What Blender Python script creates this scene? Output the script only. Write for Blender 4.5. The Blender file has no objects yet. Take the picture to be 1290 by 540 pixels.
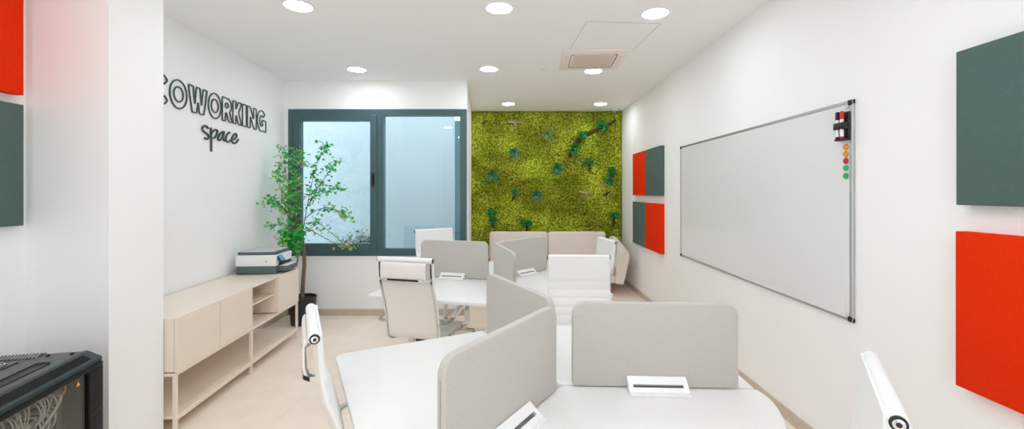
import bpy, bmesh, math, random
from mathutils import Vector, Matrix
random.seed(7)
R = math.radians
SC = bpy.context.scene
COL = SC.collection
CAMZ, HC, RW = 1.54, 2.93, 1.8375        # eye height, ceiling height, right wall
YW, YM = 5.35, 7.42                      # window wall, moss wall
def LW(y, off=0.0):                      # left wall line (slightly splayed), off = distance out of the wall
    return -2.468 + off - 0.077 * y
WALLROT = math.atan(0.077)               # rotation of things standing along the left wall

# ------------------------------------------------------------------ materials
MATS = {}
def srgb(c):
    return tuple(((v/255)/12.92 if v/255 <= 0.04045 else ((v/255+0.055)/1.055)**2.4) for v in c) + (1.0,)
def mat(name, col, rough=0.5, metal=0.0, noise=0.0, scale=20.0, bump=0.0, bscale=None, spec=0.5, col2=None, sheen=0.0):
    if name in MATS: return MATS[name]
    m = bpy.data.materials.new(name); m.use_nodes = True
    nt = m.node_tree; b = nt.nodes['Principled BSDF']
    c = srgb(col)
    b.inputs['Base Color'].default_value = c
    b.inputs['Roughness'].default_value = rough
    b.inputs['Metallic'].default_value = metal
    b.inputs['Specular IOR Level'].default_value = spec
    if sheen: b.inputs['Sheen Weight'].default_value = sheen
    tc = nt.nodes.new('ShaderNodeTexCoord')
    if noise or col2:
        n = nt.nodes.new('ShaderNodeTexNoise'); n.inputs['Scale'].default_value = scale; n.inputs['Detail'].default_value = 5
        nt.links.new(tc.outputs['Object'], n.inputs['Vector'])
        r = nt.nodes.new('ShaderNodeMixRGB')
        c2 = srgb(col2) if col2 else tuple(max(0, v*(1-noise)) for v in c[:3]) + (1,)
        r.inputs[1].default_value = c; r.inputs[2].default_value = c2
        mr = nt.nodes.new('ShaderNodeMapRange'); mr.inputs['From Min'].default_value = .35; mr.inputs['From Max'].default_value = .65
        nt.links.new(n.outputs['Fac'], mr.inputs['Value']); nt.links.new(mr.outputs['Result'], r.inputs[0])
        nt.links.new(r.outputs[0], b.inputs['Base Color'])
    if bump:
        n2 = nt.nodes.new('ShaderNodeTexNoise'); n2.inputs['Scale'].default_value = bscale or scale*4; n2.inputs['Detail'].default_value = 3
        nt.links.new(tc.outputs['Object'], n2.inputs['Vector'])
        bp = nt.nodes.new('ShaderNodeBump'); bp.inputs['Strength'].default_value = bump; bp.inputs['Distance'].default_value = 0.002
        nt.links.new(n2.outputs['Fac'], bp.inputs['Height']); nt.links.new(bp.outputs['Normal'], b.inputs['Normal'])
    MATS[name] = m
    return m
def emit(name, col, s):
    m = bpy.data.materials.new(name); m.use_nodes = True; nt = m.node_tree; nt.nodes.clear()
    e = nt.nodes.new('ShaderNodeEmission'); o = nt.nodes.new('ShaderNodeOutputMaterial')
    e.inputs[0].default_value = col; e.inputs[1].default_value = s; nt.links.new(e.outputs[0], o.inputs[0]); return m
def glassmat(name, tint, f0=0.04, rough=0.0):
    m = bpy.data.materials.new(name); m.use_nodes = True; nt = m.node_tree; nt.nodes.clear()
    t = nt.nodes.new('ShaderNodeBsdfTransparent'); t.inputs[0].default_value = tint
    g = nt.nodes.new('ShaderNodeBsdfGlossy'); g.inputs['Roughness'].default_value = rough; g.inputs[0].default_value = (1, 1, 1, 1)
    lw = nt.nodes.new('ShaderNodeLayerWeight'); lw.inputs[0].default_value = .5
    pw = nt.nodes.new('ShaderNodeMath'); pw.operation = 'POWER'; pw.inputs[1].default_value = 5
    f = nt.nodes.new('ShaderNodeMath'); f.operation = 'MULTIPLY_ADD'; f.inputs[1].default_value = 1-f0; f.inputs[2].default_value = f0
    nt.links.new(lw.outputs['Facing'], pw.inputs[0]); nt.links.new(pw.outputs[0], f.inputs[0])
    mx = nt.nodes.new('ShaderNodeMixShader'); o = nt.nodes.new('ShaderNodeOutputMaterial')
    nt.links.new(f.outputs[0], mx.inputs[0]); nt.links.new(t.outputs[0], mx.inputs[1]); nt.links.new(g.outputs[0], mx.inputs[2]); nt.links.new(mx.outputs[0], o.inputs[0])
    return m

M_wall = mat('wall_paint', (250, 250, 250), .75, noise=.015, scale=3, bump=.05, bscale=120)
M_ceil = mat('ceiling_paint', (250, 250, 249), .8, noise=.01, scale=2)
M_white = mat('white_laminate', (235, 235, 234), .45, noise=.01, scale=8)
M_plastic = mat('white_plastic', (238, 239, 238), .35)
M_sling = mat('white_leatherette', (240, 241, 240), .5, bump=.15, bscale=300)
M_mesh = mat('white_mesh_back', (240, 236, 232), .6, bump=.2, bscale=400)
M_chrome = mat('chrome', (215, 218, 220), .12, metal=1.0)
M_black = mat('black_plastic', (22, 23, 24), .45)
M_fabric = mat('grey_felt', (199, 196, 189), .95, scale=420, col2=(185, 182, 175), bump=.25, bscale=700, sheen=.15)
M_beige = mat('cream_lacquer', (240, 225, 211), .28, noise=.02, scale=5)
M_red = mat('red_fabric', (236, 50, 3), .85, noise=.06, scale=90, bump=.2, bscale=300, spec=.12)
M_slate = mat('slate_fabric', (80, 105, 99), .8, noise=.07, scale=90, bump=.2, bscale=300)
M_frame = mat('window_frame_paint', (66, 96, 101), .4, noise=.03, scale=10)
M_sign = mat('sign_paint', (62, 82, 82), .5)
M_alu = mat('aluminium', (196, 199, 200), .3, metal=.85)
M_board = mat('whiteboard_enamel', (231, 233, 234), .16, spec=.6)
M_sofa = mat('sofa_fabric', (238, 228, 221), .9, scale=300, col2=(228, 218, 211), bump=.3, bscale=400, sheen=.2)
M_wood = mat('oak_leg', (196, 146, 92), .5, noise=.25, scale=20)
M_pot = mat('black_pot', (34, 38, 40), .45)
M_soil = mat('soil', (52, 40, 30), .95, noise=.4, scale=60, bump=1, bscale=90)
M_trunk = mat('bark', (132, 112, 92), .85, noise=.35, scale=40, bump=.8, bscale=80)
M_printw = mat('printer_white', (236, 238, 240), .35)
M_printg = mat('printer_grey', (84, 98, 100), .5)
M_rack = mat('rack_steel', (17, 18, 19), .42, spec=.2)
M_racktop = mat('rack_top', (66, 72, 72), .33, metal=.3)
M_teal = mat('rack_bevel', (52, 66, 70), .35, metal=.4)
M_cable = mat('cable_white', (226, 228, 224), .4)
M_yel = mat('cable_yellow', (226, 170, 70), .45)
M_ac = mat('cassette_plastic', (246, 236, 228), .5)
M_acg = mat('cassette_grille', (224, 210, 198), .6)
M_dark = mat('dark_gap', (30, 30, 30), .8)
M_skirt = mat('tile_skirting', (206, 192, 174), .5, noise=.08, scale=14)
M_ext = mat('courtyard_render', (178, 196, 203), .85, noise=.03, scale=2)
M_ext2 = mat('courtyard_shaded_render', (62, 102, 112), .85, noise=.05, scale=2)  # far wall: shade is put into this darker colour
M_glass = glassmat('window_glass', (.96, .985, .99, 1))
M_smoke = glassmat('smoked_glass', (.80, .80, .78, 1))
M_lamp = emit('lamp_diffuser', (.90, .95, 1, 1), 33)

def floor_mat():
    m = bpy.data.materials.new('beige_floor_tile'); m.use_nodes = True; nt = m.node_tree; b = nt.nodes['Principled BSDF']
    tc = nt.nodes.new('ShaderNodeTexCoord')
    br = nt.nodes.new('ShaderNodeTexBrick'); br.offset = 0.0
    br.inputs['Scale'].default_value = 1.0; br.inputs['Brick Width'].default_value = .8; br.inputs['Row Height'].default_value = .8
    br.inputs['Mortar Size'].default_value = .0022; br.inputs['Mortar Smooth'].default_value = .3
    br.inputs['Color1'].default_value = srgb((252, 237, 223)); br.inputs['Color2'].default_value = srgb((251, 235, 221)); br.inputs['Mortar'].default_value = srgb((234, 217, 202))
    nt.links.new(tc.outputs['Object'], br.inputs['Vector'])
    n = nt.nodes.new('ShaderNodeTexNoise'); n.inputs['Scale'].default_value = 5; n.inputs['Detail'].default_value = 8
    nt.links.new(tc.outputs['Object'], n.inputs['Vector'])
    mx = nt.nodes.new('ShaderNodeMixRGB'); mx.blend_type = 'MULTIPLY'; mx.inputs[0].default_value = 1
    cr = nt.nodes.new('ShaderNodeValToRGB'); cr.color_ramp.elements[0].position = .3; cr.color_ramp.elements[0].color = (.94, .935, .93, 1); cr.color_ramp.elements[1].position = .7; cr.color_ramp.elements[1].color = (1, 1, 1, 1)
    nt.links.new(n.outputs['Fac'], cr.inputs[0]); nt.links.new(br.outputs['Color'], mx.inputs[1]); nt.links.new(cr.outputs[0], mx.inputs[2])
    nt.links.new(mx.outputs[0], b.inputs['Base Color']); b.inputs['Roughness'].default_value = .42
    return m
M_floor = floor_mat()

# ------------------------------------------------------------------ mesh helpers
def newbm(): return bmesh.new()
def box(bm, c, s, rot=None, bevel=0.0, seg=2):
    """box centred at c, size s"""
    r = bmesh.ops.create_cube(bm, size=1.0)
    vs = r['verts']
    bmesh.ops.scale(bm, vec=Vector(s), verts=vs)
    if bevel:
        es = list({e for v in vs for e in v.link_edges})
        g = bmesh.ops.bevel(bm, geom=es, offset=bevel, segments=seg, affect='EDGES', profile=.5)
        vs = list({v for f in g['faces'] for v in f.verts} | {v for v in vs if v.is_valid})
    if rot is not None: bmesh.ops.rotate(bm, cent=(0, 0, 0), matrix=rot, verts=vs)
    bmesh.ops.translate(bm, vec=Vector(c), verts=vs)
    return vs
def prism(bm, poly, z0, z1, bevel=0.0, seg=2):
    vs = [bm.verts.new((p[0], p[1], z0)) for p in poly]
    f = bm.faces.new(vs)
    r = bmesh.ops.extrude_face_region(bm, geom=[f])
    top = [g for g in r['geom'] if isinstance(g, bmesh.types.BMVert)]
    bmesh.ops.translate(bm, vec=(0, 0, z1-z0), verts=top)
    allv = vs + top
    fs = list({f for v in allv for f in v.link_faces})
    bmesh.ops.recalc_face_normals(bm, faces=fs)
    if bevel:
        es = [e for e in {e for v in allv for e in v.link_edges} if abs(e.verts[0].co.z-e.verts[1].co.z) < 1e-6]
        bmesh.ops.bevel(bm, geom=es, offset=bevel, segments=seg, affect='EDGES', profile=.5)
    return allv
def sweep(bm, pts, r, n=8, closed=False, section=None, up=None, cap=True):
    """tube (or a section of 2D points) swept along pts; r may be a list of radii"""
    pts = [Vector(p) for p in pts]; N = len(pts)
    rad = r if isinstance(r, (list, tuple)) else [r]*N
    sec = section or [(math.cos(2*math.pi*k/n), math.sin(2*math.pi*k/n)) for k in range(n)]
    n = len(sec)
    tang = []
    for i in range(N):
        if closed: t = pts[(i+1) % N]-pts[i-1]
        else: t = pts[min(i+1, N-1)]-pts[max(i-1, 0)]
        tang.append(t.normalized() if t.length > 1e-9 else Vector((0, 0, 1)))
    if up is None:
        a = Vector((0, 0, 1)) if abs(tang[0].z) < .9 else Vector((1, 0, 0))
    else: a = Vector(up)
    u = (a - tang[0]*a.dot(tang[0])).normalized()
    rings = []
    for i in range(N):
        t = tang[i]
        if up is not None: u = Vector(up)
        u2 = u - t*u.dot(t)
        if u2.length > 1e-6: u = u2.normalized()
        v = t.cross(u)
        rings.append([bm.verts.new(pts[i] + (u*s[0] + v*s[1])*rad[i]) for s in sec])
    for i in range(N if closed else N-1):
        A, B = rings[i], rings[(i+1) % N]
        for k in range(n):
            try: bm.faces.new((A[k], A[(k+1) % n], B[(k+1) % n], B[k]))
            except ValueError: pass
    if cap and not closed:
        bm.faces.new(list(reversed(rings[0]))); bm.faces.new(rings[-1])
    return rings
def lathe(bm, prof, c=(0, 0, 0), n=32, axis='z', cap=True):
    rings = []
    c = Vector(c)
    for (r, z) in prof:
        ring = []
        for k in range(n):
            a = 2*math.pi*k/n; p = (r*math.cos(a), r*math.sin(a), z)
            if axis == 'x': p = (p[2], p[0], p[1])
            if axis == 'y': p = (p[0], p[2], p[1])
            ring.append(bm.verts.new(c+Vector(p)))
        rings.append(ring)
    for A, B in zip(rings, rings[1:]):
        for k in range(n): bm.faces.new((A[k], A[(k+1) % n], B[(k+1) % n], B[k]))
    if cap: bm.faces.new(rings[0]); bm.faces.new(rings[-1])
    bmesh.ops.recalc_face_normals(bm, faces=bm.faces[:])
def obj(name, bm, m, parent=None, smooth=35, loc=None, rotz=None, sub=0, recalc=True):
    me = bpy.data.meshes.new(name)
    if recalc: bmesh.ops.recalc_face_normals(bm, faces=bm.faces[:])
    bm.to_mesh(me); bm.free()
    if smooth:
        me.polygons.foreach_set('use_smooth', [True]*len(me.polygons))
        me.set_sharp_from_angle(angle=R(smooth))
    me.materials.append(m)
    o = bpy.data.objects.new(name, me); COL.objects.link(o)
    if parent: o.parent = parent
    if loc is not None: o.location = loc
    if rotz is not None: o.rotation_euler = (0, 0, rotz)
    if sub:
        s = o.modifiers.new('sub', 'SUBSURF'); s.levels = sub; s.render_levels = sub
    return o
def tag(o, label, cat, group=None, kind=None):
    o['label'] = label; o['category'] = cat
    if group: o['group'] = group
    if kind: o['kind'] = kind
    return o
def thing(name, label, cat, loc=(0, 0, 0), rotz=0.0, group=None):
    o = bpy.data.objects.new(name, None); COL.objects.link(o); o.empty_display_size = .1
    o.location = loc; o.rotation_euler = (0, 0, rotz)
    return tag(o, label, cat, group)
def struct(name, bm, m, parent=None, smooth=0):
    o = obj(name, bm, m, parent, smooth)
    if parent is None: o['kind'] = 'structure'
    return o
KIDS = {}
def copy_tree(o, parent=None):
    c = o.copy(); COL.objects.link(c)
    if parent: c.parent = parent
    for ch in [x for x in bpy.data.objects if x.parent == o]: copy_tree(ch, c)
    return c
def dup(root, label, loc, rotz):
    c = copy_tree(root); c.location = loc; c.rotation_euler = (0, 0, rotz); c['label'] = label
    return c
def catmull(P, k=8):
    P = [Vector(p) for p in P]; out = []
    for i in range(len(P)-1):
        a, b, c, d = P[max(i-1, 0)], P[i], P[i+1], P[min(i+2, len(P)-1)]
        for j in range(k):
            t = j/k
            out.append(.5*((2*b)+(c-a)*t+(2*a-5*b+4*c-d)*t*t+(3*b-a-3*c+d)*t**3))
    out.append(P[-1]); return out
def roundpoly(pts, rads, seg=6):
    out = []
    n = len(pts)
    for i in range(n):
        p0, p1, p2 = Vector(pts[i-1]), Vector(pts[i]), Vector(pts[(i+1) % n]); r = rads[i]
        if r <= 0: out.append(p1[:]); continue
        a = (p0-p1).normalized(); b = (p2-p1).normalized()
        ang = a.angle(b); d = r/math.tan(ang/2)
        q0 = p1+a*d; q2 = p1+b*d
        cc = p1+(a+b).normalized()*(r/math.sin(ang/2))
        v0 = q0-cc; v2 = q2-cc; th = v0.angle(v2)
        for k in range(seg+1):
            t = k/seg
            v = (v0*math.sin((1-t)*th)+v2*math.sin(t*th))/math.sin(th) if th > 1e-5 else v0
            out.append((cc+v)[:])
    return out

# ------------------------------------------------------------------ room shell
YB = -2.6
def shell():
    bm = newbm(); prism(bm, [(LW(YB)-.3, YB-.2), (RW+.2, YB-.2), (RW+.2, YM+.3), (-.9, YM+.3), (-.70, YW), (LW(YW)-.3, YW+.0)], -.15, 0); struct('floor', bm, M_floor)
    bm = newbm(); prism(bm, [(LW(YB)-.3, YB-.2), (RW+.2, YB-.2), (RW+.2, YM+.3), (-.85, YM+.3), (-.67, YW+.1), (LW(YW)-.3, YW+.1)], HC, HC+.2); struct('ceiling', bm, M_ceil)
    bm = newbm(); box(bm, (RW+.1, (YB+YM)/2, HC/2), (.2, YM-YB+.4, HC)); struct('wall_right', bm, M_wall)
    bm = newbm(); prism(bm, [(LW(YB-.2), YB-.2), (LW(YW+.1), YW+.1), (LW(YW+.1)-.2, YW+.1), (LW(YB-.2)-.2, YB-.2)], 0, HC); struct('wall_left', bm, M_wall)
    # unseen wall behind the camera; its glazed window is added for daylight fill
    xa, xb = LW(YB)-.1, RW+.1; oa, ob, ot = -1.5, 1.0, 2.50
    bm = newbm(); yb = YB-.1
    box(bm, ((xa+oa)/2, yb, HC/2), (oa-xa, .2, HC)); box(bm, ((ob+xb)/2, yb, HC/2), (xb-ob, .2, HC)); box(bm, ((oa+ob)/2, yb, (ot+HC)/2), (ob-oa, .2, HC-ot)); box(bm, ((oa+ob)/2, yb, .06), (ob-oa, .2, .12))
    struct('wall_behind', bm, M_wall)
    w2 = bpy.data.objects.new('added_window', None); COL.objects.link(w2); w2['kind'] = 'structure'
    bm = newbm(); zc = (.12+ot)/2
    for x in (oa+.03, oa+(ob-oa)/3, oa+2*(ob-oa)/3, ob-.03): box(bm, (x, yb, zc), (.06, .09, ot-.12))
    for z in (.15, ot-.03): box(bm, ((oa+ob)/2, yb, z), (ob-oa, .088, .06))
    obj('window_frame', bm, M_frame, w2, 0)
    bm = newbm(); box(bm, ((oa+ob)/2, yb-.02, zc), (ob-oa-.04, .01, ot-.16)); obj('pane', bm, M_glass, w2, 0)
    bm = newbm(); box(bm, (0, YB-4.2, -.2), (24, 8, .1)); struct('bounce_pavement', bm, mat('bounce_paving', (226, 226, 222), .9, noise=.06, scale=3))  # unseen pale ground, added to bounce daylight up through the added window
    # window wall, 10 cm thick, with the opening
    x0, x1, a, b, z0, z1 = LW(YW)-.02, -.606, -2.836, -.609, .740, 2.572
    bm = newbm()
    yc = YW+.05
    box(bm, ((x0+x1)/2, yc, z0/2), (x1-x0, .1, z0)); box(bm, ((x0+x1)/2, yc, (z1+HC)/2), (x1-x0, .1, HC-z1))
    box(bm, ((x0+a)/2, yc, (z0+z1)/2), (a-x0, .1, z1-z0)); box(bm, ((b+x1)/2, yc, (z0+z1)/2), (x1-b, .1, z1-z0))
    struct('wall_window', bm, M_wall)
    # return wall into the moss recess
    bm = newbm(); prism(bm, [(-.614, YW+.1), (-.764, YM), (-.82, YM), (-.664, YW+.1)], 0, HC); struct('wall_recess', bm, M_wall)
    bm = newbm(); box(bm, (.5, YM+.13, HC/2), (2.75, .2, HC)); struct('wall_moss', bm, M_wall)
    # pillar by the left wall
    bm = newbm(); prism(bm, [(LW(2.318)-.05, 2.318), (-2.200, 2.318), (-2.231, 2.716), (LW(2.716)-.05, 2.716)], 0, HC); struct('pillar', bm, M_wall)
    # tile skirting
    def skirt(name, p, q, n):
        p, q, n = Vector(p), Vector(q), Vector(n)
        bm = newbm(); prism(bm, [p[:], q[:], (q+n*.012)[:], (p+n*.012)[:]], 0, .082); struct(name, bm, M_skirt)
    skirt('baseboard_right', (RW, YB), (RW, YM), (-1, 0))
    skirt('baseboard_window', (LW(YW)+.0, YW), (-.606, YW), (0, -1))
    skirt('baseboard_left', (LW(2.72), 2.72), (LW(YW-.013), YW-.013), (1, .077))
    skirt('baseboard_moss', (-.76, YM+.03), (RW-.013, YM+.03), (0, -1))
    # access hatch seam in the ceiling
    bm = newbm(); cx, cy = .865, 3.86; rz = Matrix.Rotation(R(4), 3, 'Z')
    for (dx, dy, sx, sy) in ((0, -.34, .62, .004), (-.31, 0, .004, .68), (.31, 0, .004, .68)):
        c = rz @ Vector((dx, dy, 0)); box(bm, (cx+c.x, cy+c.y, HC-.0008), (sx, sy, .002), rz)
    struct('trim_1', bm, mat('hatch_seam', (196, 196, 192), .8))
shell()

# ------------------------------------------------------------------ window
def window():
    a, b, z0, z1 = -2.834, -.609, .742, 2.570
    w = bpy.data.objects.new('window_1', None); COL.objects.link(w); w['kind'] = 'structure'
    w['label'] = 'two pane window with dark teal frame in the back wall'
    def ring(bm, x0, x1, za, zb, t, y0, y1, tb=None, bev=.006):
        tl, tr, tt, tb_ = t if isinstance(t, tuple) else (t, t, t, t)
        yc, d = (y0+y1)/2, y1-y0
        box(bm, ((x0+tl+x1-tr)/2, yc, zb-tt/2), (x1-x0-tl-tr, d-.002, tt-.001)); box(bm, ((x0+tl+x1-tr)/2, yc, za+tb_/2), (x1-x0-tl-tr, d-.002, tb_-.001))
        box(bm, (x0+tl/2, yc, (za+zb)/2), (tl, d, zb-za), bevel=bev); box(bm, (x1-tr/2, yc, (za+zb)/2), (tr, d, zb-za), bevel=bev)
    bm = newbm(); ring(bm, a, b, z0, z1, (.085, .085, .08, .09), YW-.012, YW+.085)
    box(bm, (-1.69, YW+.037, (z0+z1)/2+.005), (.085, .0945, z1-z0-.170))
    obj('window_frame', bm, M_frame, w, 0)
    bm = newbm(); ring(bm, a+.075, -1.725, z0+.075, z1-.072, (.09, .085, .078, .08), YW-.028, YW+.05, bev=.01)
    s = obj('window_sash', bm, M_frame, w, 0)
    bm = newbm(); box(bm, (-1.765, YW-.035, 1.70), (.028, .014, .15), bevel=.005); sweep(bm, [(-1.765, YW-.04, 1.74), (-1.765, YW-.075, 1.74), (-1.765, YW-.078, 1.60)], .011, 8)
    obj('window_handle', bm, M_black, s)
    bm = newbm(); box(bm, (-2.24, YW+.02, 1.65), (.90, .012, 1.58)); obj('pane', bm, M_glass, w, 0)
    bm = newbm(); box(bm, (-1.17, YW+.03, 1.655), (.99, .012, 1.68)); obj('pane', bm, M_glass, w, 0)
    bm = newbm(); box(bm, ((a+b)/2, YW+.14, z0-.01), (b-a, .14, .03)); obj('window_sill', bm, M_ext, w, 0)
window()

# courtyard outside
def courtyard():
    bm = newbm(); prism(bm, [(-5, YW+.1), (-.70, YW+.1), (-.9, 8.0), (-.9, 9.8), (-5, 9.8)], -.14, -.02); struct('courtyard_ground', bm, mat('courtyard_paving', (190, 196, 196), .9, noise=.1, scale=8))
    bm = newbm(); box(bm, (-3.3, 7.10, 1.7), (4.56, .2, 3.4)); struct('courtyard_wall', bm, M_ext)
    bm = newbm(); box(bm, (-3.3, 6.86, .28), (4.5, .28, .56), bevel=.01); struct('courtyard_kerb', bm, M_ext)
    bm = newbm(); box(bm, (-1.4, 8.9, 1.5), (3.0, .2, 3.0)); struct('courtyard_far_wall', bm, M_ext2)
    bm = newbm(); box(bm, (-4.6, 6.6, 1.5), (.2, 2.2, 3.0)); struct('courtyard_side_wall', bm, M_ext)
    # shrub
    t = thing('garden_shrub', 'dark leafy shrub outside behind the left window pane', 'shrub', (-2.26, 6.25, -.02))
    bm = newbm(); rnd = random.Random(3)
    lf = newbm()
    for i in range(22):
        a = rnd.uniform(0, 6.28); rr_ = rnd.uniform(.2, 1)
        tip = Vector((.25*math.cos(a)*rr_, .24*math.sin(a)*rr_, rnd.uniform(.78, 1.02)-.12*rr_))
        P = catmull([(0.04*math.cos(a), .04*math.sin(a), 0), tip*.5+Vector((0, 0, .1)), tip], 5)
        sweep(bm, P, [.010-.008*k/(len(P)-1) for k in range(len(P))], 5)
        for k in range(110):
            p = P[rnd.randrange(5, len(P))]+Vector((rnd.gauss(0, .055), rnd.gauss(0, .06), rnd.gauss(0, .05)))
            leaf(lf, p, rnd, .042, 1)
    obj('stem', bm, M_trunk, t); obj('foliage', lf, M_shrub, t, 0, recalc=False)

def leafmat(name, stops, rough=.45, scale=9):
    m = bpy.data.materials.new(name); m.use_nodes = True; nt = m.node_tree; b = nt.nodes['Principled BSDF']
    tc = nt.nodes.new('ShaderNodeTexCoord'); n = nt.nodes.new('ShaderNodeTexNoise'); n.inputs['Scale'].default_value = scale; n.inputs['Detail'].default_value = 2
    nt.links.new(tc.outputs['Object'], n.inputs['Vector'])
    cr = nt.nodes.new('ShaderNodeValToRGB'); el = cr.color_ramp.elements
    el[0].position, el[0].color = stops[0][0], srgb(stops[0][1]); el[1].position, el[1].color = stops[-1][0], srgb(stops[-1][1])
    for p, c in stops[1:-1]:
        e = el.new(p); e.color = srgb(c)
    nt.links.new(n.outputs['Fac'], cr.inputs[0]); nt.links.new(cr.outputs[0], b.inputs['Base Color'])
    b.inputs['Roughness'].default_value = rough
    b.inputs['Subsurface Weight'].default_value = 0
    return m
M_shrub = leafmat('shrub_leaves', [(.34, (58, 84, 84)), (.5, (120, 146, 142)), (.64, (206, 216, 216))])
M_leaf = leafmat('ivy_leaves', [(.30, (40, 160, 76)), (.52, (72, 190, 92)), (.64, (124, 194, 92)), (.78, (180, 192, 104))], scale=6)
M_leafy = leafmat('yellow_leaves', [(.35, (120, 160, 80)), (.65, (196, 196, 120))])
LEAF3 = [(0, 0), (.22, .02), (.50, .10), (.34, .36), (.52, .62), (.20, .62), (0, 1.0), (-.20, .62), (-.52, .62), (-.34, .36), (-.50, .10), (-.22, .02)]
def leaf(bm, p, rnd, size, kind=0, nrm=None):
    s = size*rnd.uniform(.7, 1.25)
    rot = Matrix.Rotation(rnd.uniform(0, 6.28), 3, 'Z') @ Matrix.Rotation(rnd.uniform(-1.3, 1.3), 3, 'X') @ Matrix.Rotation(rnd.uniform(-.8, .8), 3, 'Y')
    sh = LEAF3 if kind == 0 else [(0, 0), (.28, .25), (.3, .55), (0, 1), (-.3, .55), (-.28, .25)]
    vs = [bm.verts.new(Vector(p)+rot @ Vector((x*s, y*s, (abs(x)*.35-.25*y*y)*s))) for x, y in sh]
    c = bm.verts.new(Vector(p)+rot @ Vector((0, .45*s, -.05*s)))
    for k in range(len(vs)): bm.faces.new((vs[k], vs[(k+1) % len(vs)], c))
courtyard()

# ------------------------------------------------------------------ downlights, cassette, sensors
def ceiling_things():
    proto = None
    spots = [((-1.62, 3.20), 'round ceiling downlight nearest the coworking lettering, front row left'),
             ((-.123, 3.235), 'round ceiling downlight in the front row, middle of the room'),
             ((1.085, 3.33), 'round ceiling downlight in the front row, nearest the whiteboard'),
             ((-1.80, 4.86), 'round ceiling downlight above the left window pane'),
             ((-.30, 4.84), 'round ceiling downlight in the second row, just right of the window'),
             ((.892, 4.92), 'round ceiling downlight beside the back edge of the air conditioner'),
             ((-.113, 6.76), 'left one of two round downlights close to the moss wall'),
             ((1.34, 6.76), 'right one of two round downlights close to the moss wall')]
    hidden = [(-1.45, 1.55), (0.02, 1.55), (.7, 1.4), (-1.35, -.1), (.1, -.1), (.95, -.1), (-1.2, -1.7), (.5, -1.7)]
    for i, (p, lab) in enumerate(spots + [(h, 'round ceiling downlight in the part of the room behind the camera') for h in hidden]):
        if proto is None:
            t = thing('ceiling_downlight', lab, 'ceiling light', (p[0], p[1], HC), 0, 'round ceiling downlights')
            bm = newbm(); lathe(bm, [(.094, -.001), (.112, -.001), (.112, -.004), (.106, -.010), (.096, -.008)], n=40, cap=False); obj('trim_ring', bm, M_plastic, t)
            bm = newbm(); lathe(bm, [(.096, -.002), (.096, -.0065), (.06, -.0075), (.0005, -.008)], n=40); obj('diffuser', bm, M_lamp, t)
            proto = t
        else: dup(proto, lab, (p[0], p[1], HC), 0)
    # cassette air conditioner
    t = thing('air_conditioner', 'beige square cassette air conditioner set into the ceiling', 'air conditioner', (.80, 4.49, HC), R(-3))
    bm = newbm(); s = .325
    prism(bm, roundpoly([(-s, -s), (s, -s), (s, s), (-s, s)], [.03]*4), -.022, 0, .008); obj('housing', bm, M_ac, t)
    bm = newbm(); box(bm, (0, 0, -.024), (.40, .40, .008), bevel=.003)
    for k in range(18): box(bm, (0, -.187+k*.022, -.0295), (.385, .006, .005))
    obj('grille', bm, M_acg, t, 0)
    for k in range(4):
        a = k*math.pi/2; m = Matrix.Rotation(a, 3, 'Z')
        bm = newbm(); c = m @ Vector((0, .262, -.023)); box(bm, c, (.40, .055, .006), m, .002); fl = obj('louvre', bm, M_ac, t, 0)
        bm = newbm(); c = m @ Vector((0, .231, -.0225)); box(bm, c, (.40, .007, .004), m); obj('slot', bm, mat('louvre_gap', (120, 108, 98), .8), fl, 0)
        bm = newbm(); c = m @ Vector((.215, .215, -.024)); lathe(bm, [(.012, .004), (.012, -.002), (.009, -.003)], c, 12); obj('screw_cap', bm, mat('ac_grey', (150, 142, 134), .5), t)
    bm = newbm(); lathe(bm, [(.033, 0), (.033, -.006), (.02, -.012), (.004, -.013)], (0, 0, 0), 24)
    tag(obj('ceiling_sensor', bm, M_plastic, None, loc=(.31, 4.86, HC)), 'tiny flat white round sensor on the ceiling left of the air conditioner', 'sensor')
    t = thing('security_camera', 'small white and black camera under the ceiling at the moss wall corner', 'camera', (1.66, 7.2, HC))
    bm = newbm(); lathe(bm, [(.04, 0), (.04, -.02), (.03, -.03)], n=20); obj('mount', bm, M_plastic, t)
    bm = newbm(); lathe(bm, [(.010, -.018), (.022, -.024), (.024, -.036), (.017, -.052), (.004, -.058)], n=20); d = obj('dome', bm, M_plastic, t)
    bm = newbm(); lathe(bm, [(.011, .0), (.011, .010), (.006, .012)], (-.005, -.030, -.038), 14, 'y'); obj('lens', bm, M_black, d)
ceiling_things()

# ------------------------------------------------------------------ wall panels
def wallpanel(name, label, m, pos, size, th=.05, grp=None, rotz=0.0):
    """pos = centre of the face against the wall; local +y is out of the wall"""
    t = thing(name, label, 'acoustic panel', pos, rotz, grp)
    bm = newbm(); box(bm, (0, th/2, 0), (size, th, size), bevel=.004, seg=3); obj('fabric_face', bm, m, t)
    bm = newbm(); box(bm, (0, .003, 0), (size-.06, .008, size-.06)); obj('backing', bm, M_dark, t, 0)
    return t
G = 'square acoustic panels on the walls'
rr = R(90)
wallpanel('acoustic_panel', 'large slate green acoustic panel above the nearest red one, right of whiteboard', M_slate, (RW, 1.742-.311, 1.797), .620, grp=G, rotz=rr)
wallpanel('acoustic_panel', 'large red acoustic panel at the right edge, under the big slate panel', M_red, (RW, 1.742-.311, 1.068), .625, grp=G, rotz=rr)
wallpanel('acoustic_panel', 'red acoustic panel, top left of the small block of four', M_red, (RW, 6.235, 1.802), .622, grp=G, rotz=rr)
wallpanel('acoustic_panel', 'slate green acoustic panel, top right of the small block of four', M_slate, (RW, 5.60, 1.802), .622, grp=G, rotz=rr)
wallpanel('acoustic_panel', 'slate green acoustic panel, bottom left of the small block of four', M_slate, (RW, 6.235, 1.080), .622, grp=G, rotz=rr)
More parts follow.
